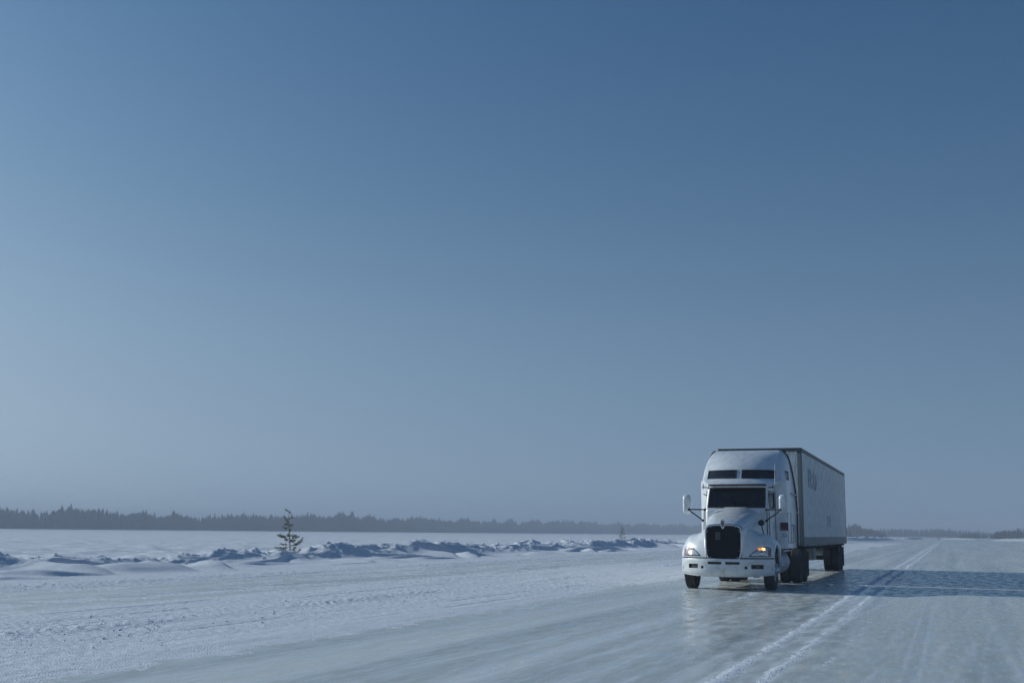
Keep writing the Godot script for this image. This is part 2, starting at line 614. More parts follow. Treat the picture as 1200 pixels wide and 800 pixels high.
func snow_banks() -> void:
	var o := put_mesh(height_mesh(lines(-35.6, -21.5, 0.09), geo_lines(-13.0, -330.0, 0.0042), bank_h), "snow_bank", M.snow)
	tag(o, "", "", "", "structure")
	scatter("snow_lumps", "broken lumps of ploughed snow along the crest of the long bank", "snow lumps", 1000, func():
		var z := -13.0 * exp(rng.randf() * 2.9)
		var x := -29.0 + rng.randfn(0.0, 0.8)
		var s := 0.02 + 0.10 * pow(rng.randf(), 4.0)
		return Vector4(x, bank_h(x, z) + s * 0.1, z, s), 1)
	scatter("snow_crumbs", "small crumbs of snow strewn over the scraped ice lanes", "snow crumbs", 4200, func():
		var z := -8.0 * exp(rng.randf() * 2.9)
		var k := rng.randf()
		var x := -11.5 + rng.randfn(0.0, 1.0) if k < 0.6 else -20.8 + rng.randfn(0.0, 0.7)
		var s := 0.004 + 0.016 * pow(rng.randf(), 4.0)
		return Vector4(x, maxf(snow_on_road(x, z), 0.0) + s * 0.3, z, s), 2)
	# low banks far down the road
	far_bank("far_snow_bank", -24.5, -278.0, -14.0, -335.0, 1.3, 3.0)
	far_bank("far_snow_bank", -15.6, -445.0, -9.5, -462.0, 1.1, 2.5)
	far_bank("far_snow_bank", -2.0, -500.0, 11.0, -490.0, 0.9, 2.5)
	far_bank("far_snow_bank", 13.0, -400.0, 34.0, -380.0, 1.1, 4.0)

# ---------------------------------------------------------------- far woods
func conifer_mesh(sd: int) -> ArrayMesh:
	var r := RandomNumberGenerator.new()
	r.seed = sd
	var st := st_new()
	st.set_smooth_group(-1)
	add_tube(st, [Vector3(0, -0.05, 0), Vector3(0, 0.9, 0)], 0.013, 0.004, 5)
	var n := 11
	for k in n:
		var t := float(k) / n
		var y := 0.10 + 0.86 * t
		var rad := (0.165 * pow(1.0 - t, 0.8) + 0.012) * r.randf_range(0.75, 1.2)
		var tips := 8
		for i in tips:
			var a := TAU * (i + r.randf_range(-0.3, 0.3)) / tips
			var q := rad * r.randf_range(0.55, 1.25)
			var p := Vector3(cos(a) * q, y - 0.045 - 0.03 * r.randf(), sin(a) * q)
			var s := Vector3(-sin(a), 0, cos(a)) * 0.028
			var top := Vector3(0, y + 0.075, 0)
			tri(st, top, p + s, p - s)
			tri(st, Vector3(0, y - 0.02, 0), p - s * 0.7, p + s * 0.7)
	st.generate_normals()
	return st.commit()

func wood(called: String, label: String, pts: Array, rows: int, step: float, h0: float, h1: float, rise: float, sd: int) -> void:
	# pts: shoreline as Vector3(x, z, tree height factor), filled several rows deep away from the viewer
	var r := RandomNumberGenerator.new()
	r.seed = sd
	var tr := []
	for s in pts.size() - 1:
		var a: Vector3 = pts[s]
		var b: Vector3 = pts[s + 1]
		var l := Vector2(b.x - a.x, b.y - a.y).length()
		var n := int(l / step)
		for row in rows:
			for i in n:
				var t := (i + r.randf()) / n
				var c := a.lerp(b, t)
				var away := Vector2(c.x, c.y).normalized()
				var off := row * 5.0 + r.randf() * 5.0
				var hh := r.randf_range(h0, h1) * c.z
				var k := nD.get_noise_2d(c.x * 0.35, c.y * 0.35)
				hh *= 1.0 + 0.35 * k
				if r.randf() < 0.08: hh *= 1.2
				var p := Vector3(c.x + away.x * off, -0.05 + rise * off / (rows * 5.0), c.y + away.y * off)
				var w := hh * r.randf_range(0.75, 1.25)
				tr.append(Transform3D(Basis(Vector3.UP, r.randf() * TAU).scaled(Vector3(w, hh, w)), p))
	var mm := MultiMesh.new()
	mm.transform_format = MultiMesh.TRANSFORM_3D
	mm.mesh = conifer_mesh(sd)
	mm.instance_count = tr.size()
	for i in tr.size(): mm.set_instance_transform(i, tr[i])
	var o := MultiMeshInstance3D.new()
	o.multimesh = mm
	o.material_override = M.far_needles
	o.name = numbered(called)
	add_child(o)
	tag(o, label, "forest", "", "stuff")
	# the shore that the wood stands on
	var st := st_new()
	var rr := []
	for k in 6:
		var ring := PackedVector3Array()
		for s in pts:
			var away := Vector2(s.x, s.y).normalized()
			var off: float = [-14.0, -3.0, 0.0, rows * 5.0, rows * 5.0 + 15.0, rows * 5.0 + 60.0][k]
			var y: float = [-0.06, 0.25, 0.0, rise, rise, -0.1][k]
			ring.append(Vector3(s.x + away.x * off, y, s.y + away.y * off))
		rr.append(ring)
	loft(st, rr)
	tag(put(st, "shore", M.snow), "", "", "", "structure")

func dir_at(px: float, dist: float, hf := 1.0) -> Vector3:      # a place on the lake in the direction of that column of the photograph
	var a := 0.357238 - atan((px - 600.0) / 1359.7)
	return Vector3(-sin(a) * dist, -cos(a) * dist, hf)

func forests() -> void:
	wood("spruce_forest", "dark wood of spruces along the far shore behind the long snow bank", [dir_at(-160, 690), dir_at(0, 690), dir_at(110, 690, 1.08), dir_at(230, 710, 0.98), dir_at(330, 730, 0.98), dir_at(400, 740, 1.06), dir_at(450, 800, 0.95), dir_at(560, 930), dir_at(700, 1120), dir_at(830, 1350), dir_at(960, 1500)], 8, 1.35, 6.8, 9.9, 1.5, 31)
	wood("spruce_wood", "low dark point of spruces on the shore just past the trailer's rear", [dir_at(930, 624), dir_at(985, 624), dir_at(1005, 632, 1.0), dir_at(1035, 647, 0.6)], 5, 0.94, 3.77, 5.83, 0.62, 32)
	wood("distant_wood", "faint level line of wood on the most distant shore down the road", [dir_at(900, 897), dir_at(1020, 897), dir_at(1090, 874, 1.05), dir_at(1130, 897, 0.9), dir_at(1165, 936, 0.6), dir_at(1260, 936, 0.6)], 5, 1.33, 3.58, 4.93, 1.72, 33)
	wood("shore_wood", "short dark strip of spruces between the distant wood and the rounded island", [dir_at(1120, 624, 0.65), dir_at(1140, 624), dir_at(1152, 624, 0.6)], 4, 0.86, 2.50, 3.90, 0.39, 34)
	wood("island_wood", "rounded wooded island beyond the open ice beside the road", [dir_at(1156, 546, 0.35), dir_at(1162, 546, 0.75), dir_at(1172, 546, 1.0), dir_at(1190, 546, 0.97), dir_at(1205, 546, 0.85), dir_at(1290, 546, 0.7)], 6, 0.78, 3.47, 4.74, 0.47, 35)

# ---------------------------------------------------------------- cut spruces set up as road markers
func spruce(called: String, at: Vector3, label: String, boughs: Array, height: float, lean: Vector3, sd: int, thick := 1.0) -> void:
	var r := RandomNumberGenerator.new()
	r.seed = sd
	var root := thing(called, at, label, "tree", "small spruces marking the road")
	var spine := func(t: float) -> Vector3:
		return Vector3(lean.x * t + 0.015 * sin(t * 7.0), height * t - 0.25 * (1.0 - t), lean.z * t)
	var st := st_new()
	var pts := []
	for i in 9: pts.append(spine.call(i / 8.0))
	add_tube(st, pts, 0.028 * height / 2.0, 0.006, 7)
	put(st, "trunk", M.bark, root)
	for b in boughs:         # [height 0..1, compass angle, length, lift, fullness]
		st = st_new()
		var from: Vector3 = spine.call(b[0])
		var dirv := Vector3(cos(b[1]), b[3], sin(b[1])).normalized()
		var tip: Vector3 = from + dirv * b[2] + Vector3(0, 0.18 * b[2], 0)
		var mid: Vector3 = from + dirv * b[2] * 0.55 - Vector3(0, 0.05 * b[2], 0)
		var bp := [from, from.lerp(mid, 0.5), mid, mid.lerp(tip, 0.5), tip]
		add_tube(st, bp, 0.009, 0.003, 5)
		st.set_smooth_group(-1)
		var twigs := int(13 * b[4] * b[2] / 0.35) + 5
		for k in twigs:
			var t := r.randf_range(0.25, 1.0)
			var seg := t * 3.999
			var p: Vector3 = bp[int(seg)].lerp(bp[int(seg) + 1], seg - int(seg))
			var td := (dirv * 0.7 + Vector3(r.randf_range(-1, 1), r.randf_range(-0.5, 0.7), r.randf_range(-1, 1)) * 0.9).normalized()
			var tl := r.randf_range(0.06, 0.17)
			for q in 16:
				var p2 := p + td * tl * q / 16.0
				var nd := (td * 0.5 + Vector3(r.randf_range(-1, 1), r.randf_range(-1, 1), r.randf_range(-1, 1))).normalized() * 0.040 * (1.0 + (thick - 1.0) * 0.35)
				var sd2 := nd.cross(Vector3(r.randf(), r.randf(), r.randf())).normalized() * 0.0075 * thick
				tri(st, p2 - sd2, p2 + sd2, p2 + nd)
		put(st, "bough", M.needles, root)

func marker_trees() -> void:
	var z := -50.7
	var bl := []
	var big := [[0.97, 2.6, 0.10, 0.4, 1.0], [0.93, 0.4, 0.07, 0.6, 0.8], [0.80, 3.0, 0.24, 0.35, 1.5], [0.80, 0.2, 0.22, 0.5, 1.3], [0.74, 1.7, 0.20, 0.3, 1.5], [0.70, 3.4, 0.26, -0.1, 1.8], [0.66, 0.3, 0.18, 0.2, 1.5], [0.63, 2.4, 0.24, -0.2, 1.8], [0.58, 4.6, 0.16, 0.0, 1.2],
		[0.46, 3.1, 0.60, -0.12, 2.0], [0.47, 0.0, 0.36, -0.1, 2.2], [0.46, 1.2, 0.34, 0.0, 2.2], [0.44, 2.4, 0.46, -0.05, 2.2], [0.42, 5.4, 0.40, -0.05, 2.4], [0.40, 3.6, 0.40, -0.2, 2.2], [0.38, 0.3, 0.34, -0.3, 2.0], [0.36, 4.4, 0.35, -0.1, 1.6],
		[0.30, 3.0, 0.45, -0.25, 1.2], [0.24, 0.1, 0.80, 0.35, 1.2], [0.26, 5.9, 0.55, 0.15, 1.0], [0.24, 2.7, 0.52, -0.3, 1.2], [0.18, 3.1, 0.72, -0.1, 1.3], [0.17, 0.4, 0.42, 0.1, 1.4], [0.14, 3.3, 1.00, -0.02, 1.1], [0.12, 2.2, 0.55, -0.1, 1.2], [0.10, 4.2, 0.5, -0.15, 1.0], [0.09, 5.6, 0.40, 0.1, 1.0], [0.07, 3.0, 0.7, -0.1, 0.9]]
	spruce("spruce_tree", Vector3(-30.5, bank_h(-30.5, z) + 0.04, z), "thin brownish spruce about two metres tall standing behind the snow bank", big, 2.08, Vector3(-0.16, 0, 0.02), 41)
	for i in 16:
		var t := 0.12 + 0.82 * i / 16.0
		bl.append([t, rng.randf() * TAU, 0.55 * (1.02 - t) * rng.randf_range(0.7, 1.2), -0.05, 1.0])
	spruce("spruce_tree", Vector3(-30.5, bank_h(-30.5, -113.6) - 0.05, -113.6), "small narrow spruce poking up behind the distant stretch of snow bank", bl, 1.7, Vector3(0.03, 0, 0), 42)
	var far := []
	for i in 12:
		var t := 0.1 + 0.85 * i / 12.0
		far.append([t, rng.randf() * TAU, 0.75 * (1.02 - t) * rng.randf_range(0.8, 1.2), -0.1, 1.0])
	spruce("spruce_tree", Vector3(-23.5, 0.5, -310.0), "tiny dark spruce on the low far bank just past the trailer", far, 2.0, Vector3(0.03, 0, 0), 43, 4.5)
	spruce("spruce_tree", Vector3(-3.9, 0.0, -488.0), "tiny dark spruce stub in the middle of the far open ice", far, 1.9, Vector3(0.03, 0, 0), 44, 4.5)
	spruce("spruce_tree", Vector3(17.7, 0.0, -425.0), "tiny dark spruce on the ice in front of the rounded island", far, 2.9, Vector3(0.03, 0, 0), 45, 4.5)

# ---------------------------------------------------------------- wheels
func tyre_profile(r: float, w: float, x0: float) -> Array:
	var p := [Vector2(0.285, x0 - w * 0.36), Vector2(0.33, x0 - w * 0.47), Vector2(r * 0.84, x0 - w * 0.5), Vector2(r * 0.955, x0 - w * 0.47), Vector2(r * 0.99, x0 - w * 0.42)]
	var ribs := 5
	for k in ribs:
		var a := -0.40 + 0.80 * k / ribs
		var b := -0.40 + 0.80 * (k + 1) / ribs
		p.append(Vector2(r, x0 + w * (a + 0.022)))
		p.append(Vector2(r, x0 + w * (b - 0.022)))
		if k < ribs - 1:
			p.append(Vector2(r - 0.018, x0 + w * (b - 0.012)))
			p.append(Vector2(r - 0.018, x0 + w * (b + 0.012)))
	p.append_array([Vector2(r * 0.99, x0 + w * 0.42), Vector2(r * 0.955, x0 + w * 0.47), Vector2(r * 0.84, x0 + w * 0.5), Vector2(0.33, x0 + w * 0.47), Vector2(0.285, x0 + w * 0.36)])
	return p

var tyre_mesh := {}
func wheel(parent: Node3D, at: Vector3, side: float, r: float, dual: bool) -> void:
	var w := Node3D.new()
	w.name = "wheel"
	parent.add_child(w, true)
	w.position = at
	for k in (2 if dual else 1):
		var x0 := 0.0 if k == 0 else -side * 0.335
		var key := "%.2f" % r
		if not tyre_mesh.has(key):
			var st := st_new()
			add_lathe(st, tyre_profile(r, 0.275, 0.0), Vector3.ZERO, 48, false)
			st.generate_normals()
			tyre_mesh[key] = st.commit()
		var t := put_mesh(tyre_mesh[key], "tyre", M.rubber, w)
		t.position = Vector3(x0, 0, 0)
	# rim: a dish with hand holes suggested by a bolt ring and hub
	var s2 := st_new()
	var out := side * (0.125 if not dual else 0.02)
	add_lathe(s2, [Vector2(0.287, -side * 0.10), Vector2(0.287, side * 0.105), Vector2(0.262, side * 0.11), Vector2(0.245, side * 0.07), Vector2(0.19, out), Vector2(0.12, out + side * 0.01), Vector2(0.115, out + side * 0.05), Vector2(0.085, out + side * 0.085), Vector2(0.001, out + side * 0.09)], Vector3.ZERO, 32)
	for k in 10:
		var a := TAU * k / 10.0
		add_box(s2, Vector3(out + side * 0.025, cos(a) * 0.155, sin(a) * 0.155), Vector3(0.05, 0.035, 0.035), 0.008)
	put(s2, "rim", M.alu if not dual else M.chassis, w)

# ---------------------------------------------------------------- tractor
const LV := [  # y, front z at the middle, half width of the front, bow of the front, half width of the sleeper, rear z
	[1.05, -0.80, 0.80, 0.06, 1.22, -4.40], [1.50, -0.80, 0.80, 0.06, 1.22, -4.43], [2.05, -0.82, 0.80, 0.07, 1.22, -4.50], [2.13, -0.84, 0.81, 0.09, 1.22, -4.50], [2.16, -0.87, 0.81, 0.10, 1.22, -4.48],
	[2.43, -1.00, 0.80, 0.11, 1.22, -4.35], [2.62, -1.10, 0.79, 0.12, 1.22, -4.24], [2.70, -1.14, 0.79, 0.12, 1.22, -4.19], [2.76, -1.13, 0.80, 0.13, 1.22, -4.15], [2.85, -1.22, 0.84, 0.20, 1.22, -4.08],
	[2.93, -1.40, 0.93, 0.32, 1.22, -4.00], [2.99, -1.50, 0.99, 0.40, 1.22, -3.94], [3.23, -1.69, 0.98, 0.42, 1.21, -3.70], [3.29, -1.76, 0.98, 0.42, 1.205, -3.64], [3.45, -2.00, 0.97, 0.40, 1.19, -3.50],
	[3.60, -2.26, 0.96, 0.34, 1.16, -3.40], [3.72, -2.52, 0.94, 0.28, 1.12, -3.35], [3.81, -2.78, 0.92, 0.20, 1.07, -3.32], [3.86, -2.98, 0.90, 0.12, 1.02, -3.30], [3.88, -3.12, 0.88, 0.06, 0.97, -3.30]]
const FX := [0.0, 0.035, 0.075, 0.3, 0.5, 0.7, 0.85, 0.965, 1.0]
const SZ := [-1.06, -1.16, -1.66, -1.74, -1.80, -1.84, -1.90, -1.97, -2.08, -2.22, -2.42, -2.78, -3.15]

func cab_ring(L: Array) -> PackedVector3Array:
	var half := PackedVector3Array()
	var y: float = L[0]
	var zf: float = L[1]
	var wf: float = L[2]
	var bow: float = L[3]
	var ws: float = L[4]
	var zb: float = L[5]
	for fx: float in FX:
		half.append(Vector3(fx * wf, y, zf - bow * pow(fx, 2.4)))
	var up := sstep(2.72, 2.95, y)
	var zc := zf - bow
	var n := SZ.size()
	for k in n:
		var z: float = minf(SZ[k], zc - 0.035 - 0.025 * k)
		z = maxf(z, zb + 0.03 * (n - k))
		z = minf(z, zc - 0.004 * (k + 1))
		# lower down a narrow cab, a groove, then the wide sleeper; higher up one smooth shoulder
		var cab := lerpf(wf + 0.05, 0.945, sstep(zc, zc - 0.5, z))
		var low := cab
		if z < -1.82: low = 0.90
		if z < -1.87: low = lerpf(0.96, ws, pow(sstep(-1.87, -2.25, z), 0.6))
		var high := lerpf(wf + 0.02, ws, pow(clampf((zc - z) / 0.55, 0, 1), 0.5))
		half.append(Vector3(lerpf(low, high, up), y, z))
	half.append(Vector3(ws, y, zb))
	half.append(Vector3(ws - 0.05, y, zb - 0.02))
	half.append(Vector3(0.4, y, zb - 0.02))
	var ring := PackedVector3Array()
	for i in range(half.size() - 1, 0, -1): ring.append(Vector3(-half[i].x, half[i].y, half[i].z))
	ring.append_array(half)
	return ring

func sub_grid(rows: Array, i0: int, i1: int, j0: int, j1: int, push: float) -> Array:
	var out := []
	for j in range(j0, j1 + 1):
		var r := PackedVector3Array()
		for i in range(i0, i1 + 1):
			var p: Vector3 = rows[j][i]
			var du: Vector3 = rows[j][mini(i + 1, rows[j].size() - 1)] - rows[j][maxi(i - 1, 0)]
			var dv: Vector3 = rows[mini(j + 1, rows.size() - 1)][i] - rows[maxi(j - 1, 0)][i]
			var nn := du.cross(dv).normalized()
			if nn.dot(p - Vector3(0, p.y, -2.6)) < 0: nn = -nn
			r.append(p + nn * push)
		out.append(r)
	return out

func border(g: Array) -> Array:
	var p := []
	for i in g[0].size(): p.append(g[0][i])
	for j in range(1, g.size()): p.append(g[j][-1])
	for i in range(g[0].size() - 2, -1, -1): p.append(g[-1][i])
	for j in range(g.size() - 2, -1, -1): p.append(g[j][0])
	return p

func window(parent: Node3D, called: String, rows: Array, i0: int, i1: int, j0: int, j1: int, m: Material, gasket := 0.016) -> MeshInstance3D:
	var g := sub_grid(rows, i0, i1, j0, j1, -0.012)
	var st := st_new()
	loft(st, g)
	var o := put(st, called, m, parent)
	st = st_new()
	add_tube(st, border(sub_grid(rows, i0, i1, j0, j1, -0.002)), gasket, gasket, 6)
	put(st, "gasket", M.seal, o)
	return o

func fender_pt(x: float, t: float) -> Vector3:
	# t runs from the bumper line up over the wheel and back to the cab
	var zf := 1.12 - 0.60 * pow(x / 1.2, 2.3)
	var prof := [Vector2(zf, 0.835), Vector2(zf - 0.005, 0.95), Vector2(zf - 0.035, 1.08), Vector2(zf - 0.10, 1.20), Vector2(zf - 0.20, 1.31), Vector2(zf - 0.36, 1.395), Vector2(lerpf(zf - 0.36, -0.2, 0.5), 1.435), Vector2(-0.25, 1.43), Vector2(-0.55, 1.38), Vector2(-0.74, 1.28)]
	var f := clampf(t, 0, 0.99999) * (prof.size() - 1)
	var i := int(f)
	var u := f - i
	var a: Vector2 = prof[maxi(i - 1, 0)]
	var b: Vector2 = prof[i]
	var c: Vector2 = prof[i + 1]
	var d: Vector2 = prof[mini(i + 2, prof.size() - 1)]
	var q := b.cubic_interpolate(c, a, d, u)
	var k := 1.0
	if x > 0.92: k = 1.0 - 0.42 * pow((x - 0.92) / 0.30, 2.4)
	var y := 0.835 + (q.y - 0.835) * k
	y += 0.24 * (1.0 - sstep(0.42, 0.86, x)) * sstep(0.25, 0.65, t)       # sweeps up into the side of the hood
	return Vector3(x, y, q.x)

func bumper_pt(x: float, y: float) -> Vector3:
	var s := absf(x) / 1.21
	var tuck := 0.10 * pow(clampf((0.50 - y) / 0.155, 0, 1), 2) + 0.015 * pow(clampf((y - 0.72) / 0.09, 0, 1), 2)
	y += 0.05 * pow(s, 3.0) * clampf((0.50 - y) / 0.155, 0, 1)
	return Vector3(x * (1.0 - 0.02 * pow(clampf((0.50 - y) / 0.155, 0, 1), 2)), y, 1.19 - 0.64 * pow(s, 2.5) - tuck)

func tractor() -> void:
	var T := thing("truck_tractor", Vector3(TX, 0, TZ), "white long nosed highway tractor with sleeper cab and black grille cover", "truck")
	var st := st_new()
	# --- bumper with its openings
	var bx := [0.0, 0.03, 0.05, 0.22, 0.41, 0.49, 0.53, 0.60, 0.69, 0.74, 0.88, 0.97, 1.05, 1.11, 1.16, 1.195, 1.21]
	var by := [0.345, 0.375, 0.42, 0.475, 0.53, 0.555, 0.62, 0.645, 0.665, 0.73, 0.765, 0.79, 0.805]
	var xs := []
	for i in range(bx.size() - 1, 0, -1): xs.append(-bx[i])
	xs.append_array(bx)
	var rows := []
	for y: float in by:
		var r := PackedVector3Array()
		r.append(Vector3(-1.20, bumper_pt(1.21, y).y, 0.38))
		for x: float in xs: r.append(bumper_pt(x, y))
		r.append(Vector3(1.20, bumper_pt(1.21, y).y, 0.38))
		rows.append(r)
	var skip := {}
	var holes := []
	for sg in [-1, 1]:
		for q in [[0.05, 0.41, 0.665, 0.73], [0.53, 0.60, 0.555, 0.62], [0.69, 0.97, 0.555, 0.665]]:
			holes.append([sg, q[0], q[1], q[2], q[3]])
			for i in rows[0].size() - 1:
				for j in rows.size() - 1:
					var cx: float = (rows[j][i].x + rows[j][i + 1].x) * 0.5 * sg
					var cy: float = (by[j] + by[j + 1]) * 0.5
					if cx > q[0] - 0.002 and cx < q[1] + 0.002 and cy > q[2] and cy < q[3]: skip[Vector2i(i, j)] = true
	loft(st, rows, false, skip)
	# rolled upper and lower lips
	for e in [[rows.size() - 1, 0.0], [0, 0.02]]:
		var r2 := PackedVector3Array()
		for v: Vector3 in rows[e[0]]: r2.append(Vector3(v.x * 0.985, v.y + e[1], v.z - 0.07))
		loft(st, [rows[e[0]], r2])
	var bum := put(st, "bumper", M.white, T)
	for h in holes:
		st = st_new()
		var f := PackedVector3Array()
		var b := PackedVector3Array()
		for c in [[h[1], h[3]], [h[2], h[3]], [h[2], h[4]], [h[1], h[4]]]:
			var v := bumper_pt(c[0] * h[0], c[1])
			f.append(v - Vector3(0, 0, 0.001))
			b.append(v - Vector3(0, 0, 0.07))
		loft(st, [f, b], true, {}, false)
		fan(st, b)
		put(st, "vent" if h[1] < 0.6 else "fog_lamp_recess", M.black, bum)
		if h[1] > 0.6:
			st = st_new()
			var c := (b[0] + b[2]) * 0.5
			add_lathe(st, [Vector2(0.045, 0.0), Vector2(0.045, 0.03), Vector2(0.03, 0.045), Vector2(0.001, 0.048)], c, 16, true, 2)
			put(st, "fog_lamp", M.lens, bum)
	# --- hood
	rows = []
	var hz := [1.085, 1.075, 1.04, 0.97, 0.8, 0.5, 0.15, -0.2, -0.55, -0.80, -0.88]
	for z: float in hz:
		var t: float = (1.085 - z) / 1.965
		var hw := lerpf(0.495, 0.83, pow(t, 0.85))
		var ht := 1.70 + 0.43 * pow(t, 0.9)
		if z > 0.95:
			var k := (z - 0.95) / 0.135
			ht -= 0.05 * k * k
			hw -= 0.02 * k * k
		var half := PackedVector3Array()
		for i in 21:
			var a := PI * 0.5 * i / 20.0
			var nx := pow(maxf(sin(a), 0.0), 0.42)
			var ny := pow(maxf(cos(a), 0.0), 0.42)
			var x := hw * nx
			var y := 0.84 + (ht - 0.84) * ny
			# raised centre panel running back from the badge
			var cw := lerpf(0.07, 0.30, t)
			y += 0.045 * (1.0 - sstep(cw, cw + 0.055, x)) * sstep(0.0, 0.1, t) - 0.03 * sstep(cw, hw, x) * (1.0 if i < 12 else 0.0)
			half.append(Vector3(x, y, z))
		var ring := PackedVector3Array()
		for i in range(20, 0, -1): ring.append(Vector3(-half[i].x, half[i].y, half[i].z))
		ring.append_array(half)
		rows.append(ring)
	st = st_new()
	loft(st, rows)
	var hood := put(st, "hood", M.white, T)
	# grille surround and the quilted winter cover in it
	st = st_new()
	var outl := []
	var inl := []
	var gp := [Vector2(0, 1.655), Vector2(0.2, 1.650), Vector2(0.345, 1.635), Vector2(0.425, 1.59), Vector2(0.448, 1.50), Vector2(0.445, 1.2), Vector2(0.44, 1.0), Vector2(0.415, 0.90), Vector2(0.37, 0.815), Vector2(0.2, 0.81), Vector2(0, 0.81)]
	for i in gp.size(): inl.append(gp[i])
	for i in range(gp.size() - 2, 0, -1): inl.append(Vector2(-gp[i].x, gp[i].y))
	var r0 := PackedVector3Array()
	var r1 := PackedVector3Array()
	var r2 := PackedVector3Array()
	var r3 := PackedVector3Array()
	for q: Vector2 in inl:
		var c := Vector2(0, 1.22)
		var dq := (q - c)
		var o2 := c + dq * 1.10
		var bul := 0.05 * (1.0 - pow(absf(q.x) / 0.5, 2))
		r0.append(Vector3(o2.x, maxf(o2.y, 0.80), 1.06))
		var m2 := c + dq * 1.06
		r1.append(Vector3(m2.x, maxf(m2.y, 0.80), 1.105 + bul))
		r2.append(Vector3(q.x, q.y, 1.10 + bul))
		r3.append(Vector3(q.x * 0.985, c.y + dq.y * 0.985, 1.065 + bul))
	loft(st, [r0, r1, r2, r3], true)
	var gr := put(st, "grille_surround", M.chrome, T)
	st = st_new()
	var cen := []
	for k in 7:
		var f2 := 1.0 - k / 6.0
		var rr := PackedVector3Array()
		for q: Vector3 in r3:
			var c2 := Vector3(0, 1.22, 1.075 + 0.05)
			var v := c2.lerp(Vector3(q.x, q.y, q.z), f2)
			v.z += 0.018 * sin(v.x * 22.0) * sin(v.y * 20.0) * (1.0 - f2 * f2)
			rr.append(v)
		cen.append(rr)
	loft(st, cen, true)
	var cov := put(st, "grille_cover", M.cover, gr)
	for i in range(1, r3.size()):
		if i % 2 == 0 and absf(r3[i].x) > 0.30:
			st = st_new()
			add_lathe(st, [Vector2(0.012, 0.0), Vector2(0.012, 0.008), Vector2(0.001, 0.012)], Vector3(r3[i].x * 0.95, 1.22 + (r3[i].y - 1.22) * 0.95, r3[i].z + 0.006), 8, true, 2)
			put(st, "snap_stud", M.alu, gr)
	st = st_new()
	add_box(st, Vector3(-0.14, 1.39, 1.135), Vector3(0.13, 0.20, 0.016), 0.004)
	put(st, "cover_flap", mat(lin(0.05, 0.058, 0.066), 0.6), gr)
	# badge: a shield on the nose
	st = st_new()
	var shield := [Vector2(-0.05, 0.11), Vector2(0, 0.13), Vector2(0.05, 0.11), Vector2(0.062, 0.04), Vector2(0.05, -0.05), Vector2(0.02, -0.12), Vector2(-0.02, -0.12), Vector2(-0.05, -0.05), Vector2(-0.062, 0.04)]
	var bt := Transform3D(Basis(), Vector3(0, 1.69, 1.135))
	add_prism(st, shield, bt, 0.035)
	var badge := put(st, "badge", M.chrome, T)
	st = st_new()
	var inner := []
	for q: Vector2 in shield: inner.append(q * 0.66)
	add_prism(st, inner, bt.translated(Vector3(0, 0.005, 0.035)), 0.006)
	put(st, "badge_field", M.badge, badge)
	# --- fenders, with headlamps set in their fronts
	for sg: float in [-1.0, 1.0]:
		st = st_new()
		rows = []
		var fxs := [0.40, 0.5, 0.6, 0.7, 0.8, 0.9, 0.98, 1.05, 1.10, 1.14, 1.17, 1.195, 1.21]
		for x: float in fxs:
			var r := PackedVector3Array()
			for k in 37: 
				var v := fender_pt(x, k / 36.0)
				r.append(Vector3(v.x * sg, v.y, v.z))
			rows.append(r)
		var lip := PackedVector3Array()
		var lip2 := PackedVector3Array()
		for k in 37:
			var v := fender_pt(1.215, k / 36.0)
			var ya := 0.52 + sqrt(maxf(0.64 * 0.64 - v.z * v.z, 0.0))
			if v.z > 0.50: ya = 0.82
			ya = minf(ya, v.y - 0.01)
			lip.append(Vector3(1.222 * sg, ya, v.z))
			lip2.append(Vector3(1.19 * sg, ya, v.z))
		rows.append(lip)
		rows.append(lip2)
		loft(st, rows)
		var fen := put(st, "fender", M.white, T)
		# inner wheel house
		st = st_new()
		var wa := PackedVector3Array()
		var wb := PackedVector3Array()
		for k in 13:
			var a := PI * k / 12.0
			wa.append(Vector3(1.17 * sg, 0.52 + 0.62 * sin(a), 0.62 * cos(a)))
			wb.append(Vector3(0.60 * sg, 0.52 + 0.62 * sin(a), 0.62 * cos(a)))
		loft(st, [wa, wb])
		put(st, "wheel_house", M.black, fen)
		# headlamp
		var lamp := Node3D.new()
		lamp.name = "headlight"
		T.add_child(lamp, true)
		for layer in [["bezel", 0.0, 0.007, M.black], ["reflector", 0.022, 0.012, M.chrome], ["lens", 0.018, 0.030, M.lens]]:
			st = st_new()
			rows = []
			for a in 15:
				var s := a / 14.0
				var ins: float = layer[1]
				var x := lerpf(0.63 + ins * 2.0, 1.135 - ins, s)
				var k2 := (x - 0.63) / 0.505
				var top := 0.885 + 0.225 * pow(sin(minf(k2 * 1.25, 1.0) * PI * 0.5), 0.9) - 0.035 * sstep(0.86, 1.0, k2)
				var lo := 0.862 + ins
				top = maxf(top - ins, lo + 0.004)
				var r := PackedVector3Array()
				for b in 9:
					var y := lerpf(lo, top, b / 8.0)
					# find the place on the fender at that height
					var t0 := 0.0
					var t1 := 0.6
					for it in 14:
						var tm := (t0 + t1) * 0.5
						if fender_pt(x, tm).y < y: t0 = tm
						else: t1 = tm
					var v := fender_pt(x, t0)
					var nn := Vector3(0.42 * pow(x, 1.3), 0.25, 0.88).normalized()
					v += nn * layer[2]
					r.append(Vector3(v.x * sg, v.y, v.z))
				rows.append(r)
			loft(st, rows)
			put(st, layer[0], layer[3], lamp)
		# bulb bowl and turn signal behind the lens
		var nearp := fender_pt(0.92, 0.11)
		st = st_new()
		add_lathe(st, [Vector2(0.075, 0.0), Vector2(0.075, 0.012), Vector2(0.045, 0.012), Vector2(0.001, 0.006)], Vector3(nearp.x * sg, 0.955, nearp.z + 0.022), 20, true, 2)
		put(st, "bowl", M.chrome, lamp)
		st = st_new()
